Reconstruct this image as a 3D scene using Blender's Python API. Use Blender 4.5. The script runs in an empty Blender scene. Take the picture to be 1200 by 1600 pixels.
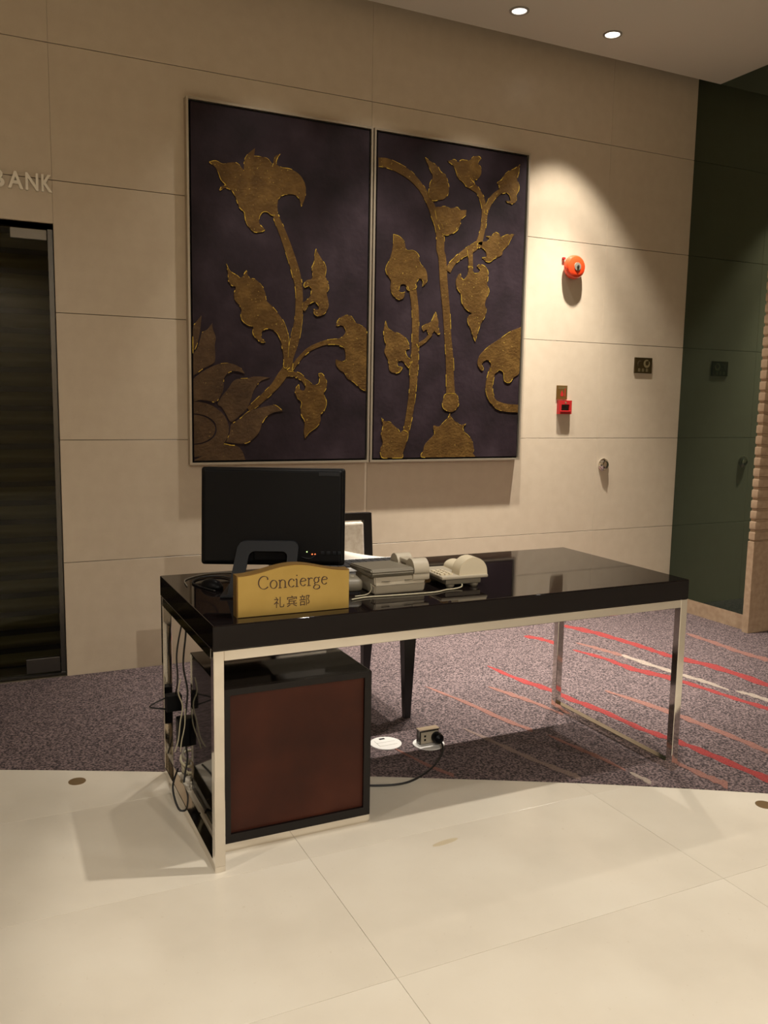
import bpy, bmesh, math, random
from mathutils import Vector, Matrix
from mathutils.geometry import tessellate_polygon
random.seed(7)
C = bpy.context.scene.collection
sc = bpy.context.scene

# ---------------------------------------------------------------- camera
cam_d = bpy.data.cameras.new('camera'); cam = bpy.data.objects.new('camera', cam_d); C.objects.link(cam)
cam_d.sensor_fit = 'HORIZONTAL'; cam_d.sensor_width = 36.0; cam_d.lens = 36.0 * 1336.6 / 1200.0
cam_d.clip_start = 0.05
right = Vector((0.902295, -0.430792, 0.016806)); up = Vector((0.039892, 0.122241, 0.991698)); fwd = Vector((0.429270, 0.894134, -0.127483))
cam.matrix_world = Matrix(((right.x, up.x, -fwd.x, -0.59886), (right.y, up.y, -fwd.y, -2.37320),
                           (right.z, up.z, -fwd.z, 1.40855), (0, 0, 0, 1)))
sc.camera = cam

# ---------------------------------------------------------------- world, exposure, main and fill lamps
w = bpy.data.worlds.new('world'); sc.world = w; w.use_nodes = True
w.node_tree.nodes['Background'].inputs[0].default_value = (1.0, 0.80, 0.58, 1); w.node_tree.nodes['Background'].inputs[1].default_value = 0.02
sc.view_settings.view_transform = 'Standard'; sc.view_settings.look = 'None'
sc.view_settings.exposure = 0.0; sc.view_settings.gamma = 1.0; sc.view_settings.use_curve_mapping = False

CEIL = 3.455                       # underside of the ceiling
WARM = (1.0, 0.925, 0.83)
# (x, y, watts, half angle in degrees, blend): each wall fitting has a tight beam and a wide skirt
WALL_SPOTS = [(2.69, 1.65, 620, 29, 1.0), (2.07, 1.65, 420, 29, 1.0), (1.45, 1.65, 330, 29, 1.0), (0.83, 1.65, 170, 29, 1.0),
              (2.69, 1.65, 150, 40, 0.45), (2.07, 1.65, 40, 44, 0.6), (1.45, 1.65, 22, 44, 0.6), (0.83, 1.65, 22, 44, 0.6)]
LOBBY_AND_FILL = [(1.25, -0.40, 210, 30, 0.25), (-2.2, -0.9, 150, 70, 0.9), (0.6, -3.2, 190, 70, 0.9), (3.6, -2.2, 150, 70, 0.9), (-0.6, -5.6, 560, 86, 0.5)]  # first makes the pool on the floor; the wide others are added fill
def lamp(x, y, watts, half, blend, size=0.03):
    d = bpy.data.lights.new('downlight_or_fill_lamp', 'SPOT'); d.energy = watts; d.color = WARM
    d.spot_size = math.radians(half * 2); d.spot_blend = blend; d.shadow_soft_size = size
    o = bpy.data.objects.new('downlight_or_fill_lamp', d); C.objects.link(o); o.location = (x, y, CEIL - 0.012)
    return o
for a in WALL_SPOTS: lamp(*a)
for a in LOBBY_AND_FILL: lamp(*a)

# ---------------------------------------------------------------- materials
def mat(name, base=(.5, .5, .5), rough=.5, metal=0.0, coat=0.0, ior=1.5, spec=None, emit=None, estr=0.0):
    m = bpy.data.materials.new(name); m.use_nodes = True
    b = m.node_tree.nodes['Principled BSDF']
    b.inputs['Base Color'].default_value = (*base, 1); b.inputs['Roughness'].default_value = rough
    b.inputs['Metallic'].default_value = metal; b.inputs['Coat Weight'].default_value = coat; b.inputs['IOR'].default_value = ior
    if spec is not None: b.inputs['Specular IOR Level'].default_value = spec
    if emit: b.inputs['Emission Color'].default_value = (*emit, 1); b.inputs['Emission Strength'].default_value = estr
    return m
def noise_mat(name, stops, scale, rough, detail=4, metal=0.0, bump=0.0, bump_scale=None, coords='Object', second=None, coat=0.0):
    """Colour ramp driven by noise; optional second (scale, colour, amount) layer and bump."""
    m = mat(name, rough=rough, metal=metal, coat=coat); nt = m.node_tree; N = nt.nodes; L = nt.links; b = N['Principled BSDF']
    tc = N.new('ShaderNodeTexCoord'); n = N.new('ShaderNodeTexNoise'); n.inputs['Scale'].default_value = scale; n.inputs['Detail'].default_value = detail
    L.new(tc.outputs[coords], n.inputs['Vector'])
    r = N.new('ShaderNodeValToRGB'); L.new(n.outputs['Fac'], r.inputs['Fac'])
    e = r.color_ramp.elements
    while len(e) < len(stops): e.new(0.5)
    for el, (p, c) in zip(e, stops): el.position = p; el.color = (*c, 1)
    out = r.outputs['Color']
    if second:
        s2, c2, lo, hi = second
        n2 = N.new('ShaderNodeTexNoise'); n2.inputs['Scale'].default_value = s2; n2.inputs['Detail'].default_value = 3; L.new(tc.outputs[coords], n2.inputs['Vector'])
        mr = N.new('ShaderNodeMapRange'); mr.inputs['From Min'].default_value = lo; mr.inputs['From Max'].default_value = hi; L.new(n2.outputs['Fac'], mr.inputs['Value'])
        mx = N.new('ShaderNodeMix'); mx.data_type = 'RGBA'; L.new(mr.outputs[0], mx.inputs['Factor']); L.new(out, mx.inputs['A']); mx.inputs['B'].default_value = (*c2, 1)
        out = mx.outputs['Result']
    L.new(out, b.inputs['Base Color'])
    if bump:
        nb = N.new('ShaderNodeTexNoise'); nb.inputs['Scale'].default_value = bump_scale or scale; nb.inputs['Detail'].default_value = 3; L.new(tc.outputs[coords], nb.inputs['Vector'])
        bp = N.new('ShaderNodeBump'); bp.inputs['Strength'].default_value = bump; bp.inputs['Distance'].default_value = 0.01
        L.new(nb.outputs['Fac'], bp.inputs['Height']); L.new(bp.outputs['Normal'], b.inputs['Normal'])
    return m
M = {}
M['stone'] = noise_mat('beige_stone', [(.3, (.535, .445, .33)), (.7, (.575, .485, .365))], 14, .33, 6, second=(260, (.48, .39, .28), .60, .8))
M['joint'] = mat('dark_joint', (.16, .12, .08), .8)
M['marble'] = noise_mat('cream_marble', [(.3, (.61, .555, .455)), (.5, (.67, .615, .51)), (.7, (.71, .66, .555))], 2.2, .18, 7, second=(60, (.57, .50, .39), .68, .85))
M['grout'] = mat('tile_joint', (.36, .30, .21), .8)
M['plaster'] = mat('ceiling_paint', (.60, .56, .48), .9)
M['dark_ceiling'] = mat('dark_cove', (.18, .15, .12), .9)
M['carpet'] = noise_mat('plum_carpet', [(.36, (.018, .0125, .0138)), (.5, (.100, .070, .071)), (.63, (.215, .155, .150))], 125, .95, 2, bump=.6, bump_scale=140)
def stripe_mat(name, c): return noise_mat(name, [(.3, tuple(v * .55 for v in c)), (.6, c)], 190, .95, 2, bump=.6, bump_scale=170)
M['stripe_red'] = stripe_mat('red_yarn', (.30, .035, .032)); M['stripe_salmon'] = stripe_mat('salmon_yarn', (.27, .125, .098))
M['stripe_white'] = stripe_mat('cream_yarn', (.38, .31, .25)); M['stripe_pale'] = stripe_mat('pale_yarn', (.25, .175, .145))
M['black_gloss'] = mat('black_lacquer', (.006, .004, .004), .035, ior=1.32)
M['chrome'] = mat('polished_steel', (.78, .74, .68), .07, 1.0)
M['wood'] = noise_mat('mahogany', [(.3, (.030, .0075, .004)), (.6, (.052, .013, .0065)), (.8, (.070, .020, .010))], 5, .42, 6)
M['wood'].node_tree.nodes['Principled BSDF'].inputs['Specular IOR Level'].default_value = .22
M['cab_black'] = mat('black_stain', (.008, .006, .006), .22, spec=.28)
M['cab_gloss'] = mat('black_lacquer_side', (.006, .005, .004), .06, ior=1.5); M['added_board'] = noise_mat('added_pale_board', [(.3, (.34, .26, .16)), (.7, (.42, .33, .21))], 30, .7, 4)
M['plastic_black'] = mat('black_plastic', (.0045, .0045, .005), .4, spec=.12)
M['plastic_dark'] = mat('dark_plastic', (.013, .014, .016), .4, spec=.18)
M['rubber'] = mat('black_cable', (.008, .008, .008), .5)
M['canvas'] = noise_mat('plum_canvas', [(.3, (.010, .006, .007)), (.55, (.020, .012, .0155)), (.75, (.032, .021, .026))], 5, .6, 8, bump=.12, bump_scale=40)
M['canvas'].node_tree.nodes['Principled BSDF'].inputs['Specular IOR Level'].default_value = .15
M['gold'] = noise_mat('bronze_paint', [(.3, (.062, .030, .0065)), (.55, (.092, .048, .011)), (.75, (.130, .070, .017))], 14, .5, 6, metal=.15, bump=.25, bump_scale=70, second=(95, (.42, .29, .06), .68, .76))
M['gold'].node_tree.nodes['Principled BSDF'].inputs['Specular IOR Level'].default_value = .2
M['lotus'] = noise_mat('faded_bronze_paint', [(.3, (.042, .022, .009)), (.55, (.062, .034, .014)), (.75, (.085, .048, .020))], 14, .55, 6, bump=.25, bump_scale=70, second=(110, (.3, .2, .05), .68, .76))
M['lotus'].node_tree.nodes['Principled BSDF'].inputs['Specular IOR Level'].default_value = .2
M['gilt'] = noise_mat('gold_leaf', [(.35, (.34, .22, .03)), (.65, (.85, .58, .08))], 60, .35, 3, metal=.6)
M['silver'] = mat('champagne_frame', (.46, .40, .31), .35, .7)
M['brass'] = noise_mat('brushed_brass', [(.3, (.44, .295, .075)), (.7, (.51, .35, .098))], 8, .38, 3, metal=.5)
M['brass_edge'] = mat('sign_edge', (.20, .115, .03), .45, .4)
M['letter'] = mat('dark_brown_print', (.05, .022, .010), .6)
M['letter_steel'] = mat('brushed_steel_letter', (.86, .80, .68), .5)
M['red'] = mat('red_enamel', (.75, .055, .012), .28, coat=.3)
M['red_box'] = mat('red_plastic', (.40, .018, .018), .35)
M['grey_window'] = mat('dark_window', (.02, .022, .02), .2)
M['brass_plate'] = mat('aged_brass_plate', (.16, .085, .02), .4, .4)
M['dark_plate'] = mat('dark_bronze_plate', (.055, .036, .012), .35, .4)
M['plate_mark'] = mat('plate_mark', (.25, .20, .10), .45, .3)
M['phone'] = mat('warm_grey_plastic', (.42, .37, .28), .42)
M['phone_light'] = mat('cream_plastic', (.66, .58, .42), .4)
M['phone_dark'] = mat('olive_grey_plastic', (.17, .15, .11), .45)
M['keys'] = mat('key_black', (.02, .02, .022), .5)
M['white'] = mat('white_plastic', (.78, .76, .72), .4)
M['upholstery'] = noise_mat('cream_upholstery', [(.35, (.60, .53, .44)), (.6, (.72, .66, .57))], 40, .9, 4, bump=.3, bump_scale=300)
M['pillow'] = mat('white_cloth', (.66, .61, .53), .9)
M['chair_black'] = mat('black_wood', (.010, .009, .010), .3)
M['steel_dark'] = mat('dark_steel', (.10, .095, .085), .25, .8)
M['shutter'] = mat('olive_shutter', (.25, .215, .105), .5)
M['stone_warm'] = noise_mat('brown_stone', [(.35, (.36, .25, .16)), (.65, (.44, .32, .21))], 30, .5, 5)
M['lens'] = mat('lamp_lens', (1, 1, 1), .5, emit=(1.0, .93, .80), estr=9.0)
M['lens_dim'] = mat('reflector_lens', (1, 1, 1), .5, emit=(1.0, .95, .85), estr=1.6)
M['trim_grey'] = mat('downlight_trim', (.30, .28, .25), .5)
M['led_red'] = mat('led_red', (.3, .02, .01), .5, emit=(1, .18, .05), estr=2.5)
M['led_green'] = mat('led_green', (.1, .3, .05), .5, emit=(.7, 1, .35), estr=1.6)
M['brown_disc'] = mat('bronze_disc', (.20, .13, .06), .4, .3)
M['cable_white'] = mat('cream_cable', (.42, .38, .26), .5)
M['cable_clear'] = mat('grey_cable_sleeve', (.20, .18, .14), .5)
M['stain'] = noise_mat('worn_patch', [(.3, (.50, .42, .28)), (.7, (.60, .52, .37))], 40, .3)
# dark tinted mirror glass: a black dielectric, so only its own surface reflects
m = mat('dark_mirror_glass', (.010, .014, .010), .015, ior=1.88); m.node_tree.nodes['Principled BSDF'].inputs['Specular Tint'].default_value = (.76, 1.0, .76, 1); M['mirror'] = m
# smoked door glass
m = bpy.data.materials.new('smoked_glass'); m.use_nodes = True; nt = m.node_tree; nt.nodes.clear()
o_ = nt.nodes.new('ShaderNodeOutputMaterial'); mx = nt.nodes.new('ShaderNodeMixShader'); tr = nt.nodes.new('ShaderNodeBsdfTransparent'); gl = nt.nodes.new('ShaderNodeBsdfGlossy'); fr = nt.nodes.new('ShaderNodeFresnel')
tr.inputs[0].default_value = (.54, .54, .48, 1); gl.inputs['Roughness'].default_value = .03; fr.inputs[0].default_value = 1.28
nt.links.new(fr.outputs[0], mx.inputs[0]); nt.links.new(tr.outputs[0], mx.inputs[1]); nt.links.new(gl.outputs[0], mx.inputs[2]); nt.links.new(mx.outputs[0], o_.inputs[0]); M['door_glass'] = m

# ---------------------------------------------------------------- helpers
def link_bm(name, bm, m, parent=None, smooth=False):
    bmesh.ops.recalc_face_normals(bm, faces=bm.faces)
    me = bpy.data.meshes.new(name); bm.to_mesh(me); bm.free()
    if m is not None: me.materials.append(M[m] if isinstance(m, str) else m)
    if smooth:
        for p in me.polygons: p.use_smooth = True
    o = bpy.data.objects.new(name, me); C.objects.link(o)
    if parent is not None: o.parent = parent
    return o
def auto_smooth(o, deg=35):
    me = o.data; bm = bmesh.new(); bm.from_mesh(me)
    for f in bm.faces: f.smooth = True
    for e in bm.edges:
        if len(e.link_faces) == 2 and e.calc_face_angle(0) > math.radians(deg): e.smooth = False
    bm.to_mesh(me); bm.free()
    w_n = o.modifiers.new('flat_faces', 'WEIGHTED_NORMAL'); w_n.keep_sharp = True; w_n.weight = 90
    return o
def empty(name, loc=(0, 0, 0), rz=0.0, parent=None):
    o = bpy.data.objects.new(name, None); C.objects.link(o); o.location = loc; o.rotation_euler = (0, 0, rz); o.empty_display_size = .1
    if parent is not None: o.parent = parent
    return o
def tag(o, label, cat=None, group=None, kind=None):
    if label: o['label'] = label
    if cat: o['category'] = cat
    if group: o['group'] = group
    if kind: o['kind'] = kind
    return o
def structure(o): o['kind'] = 'structure'; return o
def add_box(bm, x0, x1, y0, y1, z0, z1, bev=0.0, seg=2):
    r = bmesh.ops.create_cube(bm, size=1.0); vs = r['verts']
    for v in vs: v.co = Vector(((x0 + x1) / 2 + v.co.x * (x1 - x0), (y0 + y1) / 2 + v.co.y * (y1 - y0), (z0 + z1) / 2 + v.co.z * (z1 - z0)))
    if bev > 0:
        es = list({e for v in vs for e in v.link_edges})
        bmesh.ops.bevel(bm, geom=es, offset=bev, segments=seg, profile=.5, affect='EDGES', clamp_overlap=True)
def box(name, b, m, parent=None, bev=0.0, seg=2):
    bm = bmesh.new(); add_box(bm, *b, bev, seg); o = link_bm(name, bm, m, parent)
    return auto_smooth(o) if bev else o
def add_prism(bm, pts, f0, f1):
    """Polygon pts, f0/f1 map a 2-D point to the two 3-D faces."""
    a = [bm.verts.new(f0(*p)) for p in pts]; b = [bm.verts.new(f1(*p)) for p in pts]; n = len(pts)
    for t in tessellate_polygon([[Vector((p[0], p[1], 0)) for p in pts]]):
        try: bm.faces.new([b[i] for i in t]); bm.faces.new([a[i] for i in reversed(t)])
        except ValueError: pass
    for i in range(n):
        j = (i + 1) % n
        try: bm.faces.new((a[i], a[j], b[j], b[i]))
        except ValueError: pass
def add_lathe(bm, prof, seg=32, axis='Z', origin=(0, 0, 0)):
    """prof: list of (radius, height) along the axis."""
    rings = []
    for r, h in prof:
        ring = []
        for k in range(seg):
            t = 2 * math.pi * k / seg; a, b = r * math.cos(t), r * math.sin(t)
            co = {'Z': (a, b, h), 'Y': (a, h, b), 'X': (h, a, b)}[axis]
            ring.append(bm.verts.new(Vector(co) + Vector(origin)))
        rings.append(ring)
    for r0, r1 in zip(rings, rings[1:]):
        for k in range(seg):
            bm.faces.new((r0[k], r0[(k + 1) % seg], r1[(k + 1) % seg], r1[k]))
    bm.faces.new(rings[0][::-1]); bm.faces.new(rings[-1])
def lathe(name, prof, m, parent=None, seg=32, axis='Z', origin=(0, 0, 0)):
    bm = bmesh.new(); add_lathe(bm, prof, seg, axis, origin); return auto_smooth(link_bm(name, bm, m, parent), 30)
def catmull(P, sub=6, closed=False):
    P = [Vector(p) for p in P]; n = len(P); out = []
    rng = range(n) if closed else range(n - 1)
    for i in rng:
        p1, p2 = P[i], P[(i + 1) % n]
        p0 = P[(i - 1) % n] if closed or i > 0 else p1; p3 = P[(i + 2) % n] if closed or i + 2 < n else p2
        for k in range(sub):
            t = k / sub
            out.append(.5 * ((2 * p1) + (p2 - p0) * t + (2 * p0 - 5 * p1 + 4 * p2 - p3) * t * t + (3 * p1 - p0 - 3 * p2 + p3) * t ** 3))
    if not closed: out.append(P[-1])
    return out
def add_tube(bm, P, r, seg=8):
    rings = []; prev = None
    for i, p in enumerate(P):
        d = (P[min(i + 1, len(P) - 1)] - P[max(i - 1, 0)]).normalized()
        a = prev if prev is not None else (Vector((0, 0, 1)) if abs(d.z) < .9 else Vector((1, 0, 0)))
        u = (a - d * a.dot(d)).normalized(); prev = u; v = d.cross(u); rr = r[i] if isinstance(r, (list, tuple)) else r
        rings.append([bm.verts.new(p + u * (rr * math.cos(2 * math.pi * k / seg)) + v * (rr * math.sin(2 * math.pi * k / seg))) for k in range(seg)])
    for r0, r1 in zip(rings, rings[1:]):
        for k in range(seg): bm.faces.new((r0[k], r0[(k + 1) % seg], r1[(k + 1) % seg], r1[k]))
    bm.faces.new(rings[0][::-1]); bm.faces.new(rings[-1])
def tube(name, pts, r, m, parent=None, sub=6, seg=8):
    bm = bmesh.new(); add_tube(bm, catmull(pts, sub), r, seg); return link_bm(name, bm, m, parent, smooth=True)
def text_obj(name, s, size, m, parent, extrude, mtx, fit=None, bold=0.0):
    """Built-in font turned into a mesh standing on the x-z plane; fit = (width, height) it is scaled to."""
    cu = bpy.data.curves.new('lettering', 'FONT'); cu.body = s; cu.size = size; cu.extrude = extrude; cu.resolution_u = 4; cu.offset = bold
    t = bpy.data.objects.new('lettering', cu); C.objects.link(t); bpy.context.view_layer.update()
    me = bpy.data.meshes.new_from_object(t.evaluated_get(bpy.context.evaluated_depsgraph_get())); bpy.data.objects.remove(t); bpy.data.curves.remove(cu)
    xs = [v.co.x for v in me.vertices]; ys = [v.co.y for v in me.vertices]
    x0, y0 = min(xs), min(ys); sx = sy = 1.0
    if fit:
        sx = fit[0] / (max(xs) - x0); sy = fit[1] / (max(ys) - y0)
    for v in me.vertices:
        x, y, z = v.co; v.co = mtx @ Vector(((x - x0) * sx, -z, (y - y0) * sy))
    me.materials.clear(); me.materials.append(M[m]); o = bpy.data.objects.new(name, me); C.objects.link(o); o.parent = parent
    return o
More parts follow.
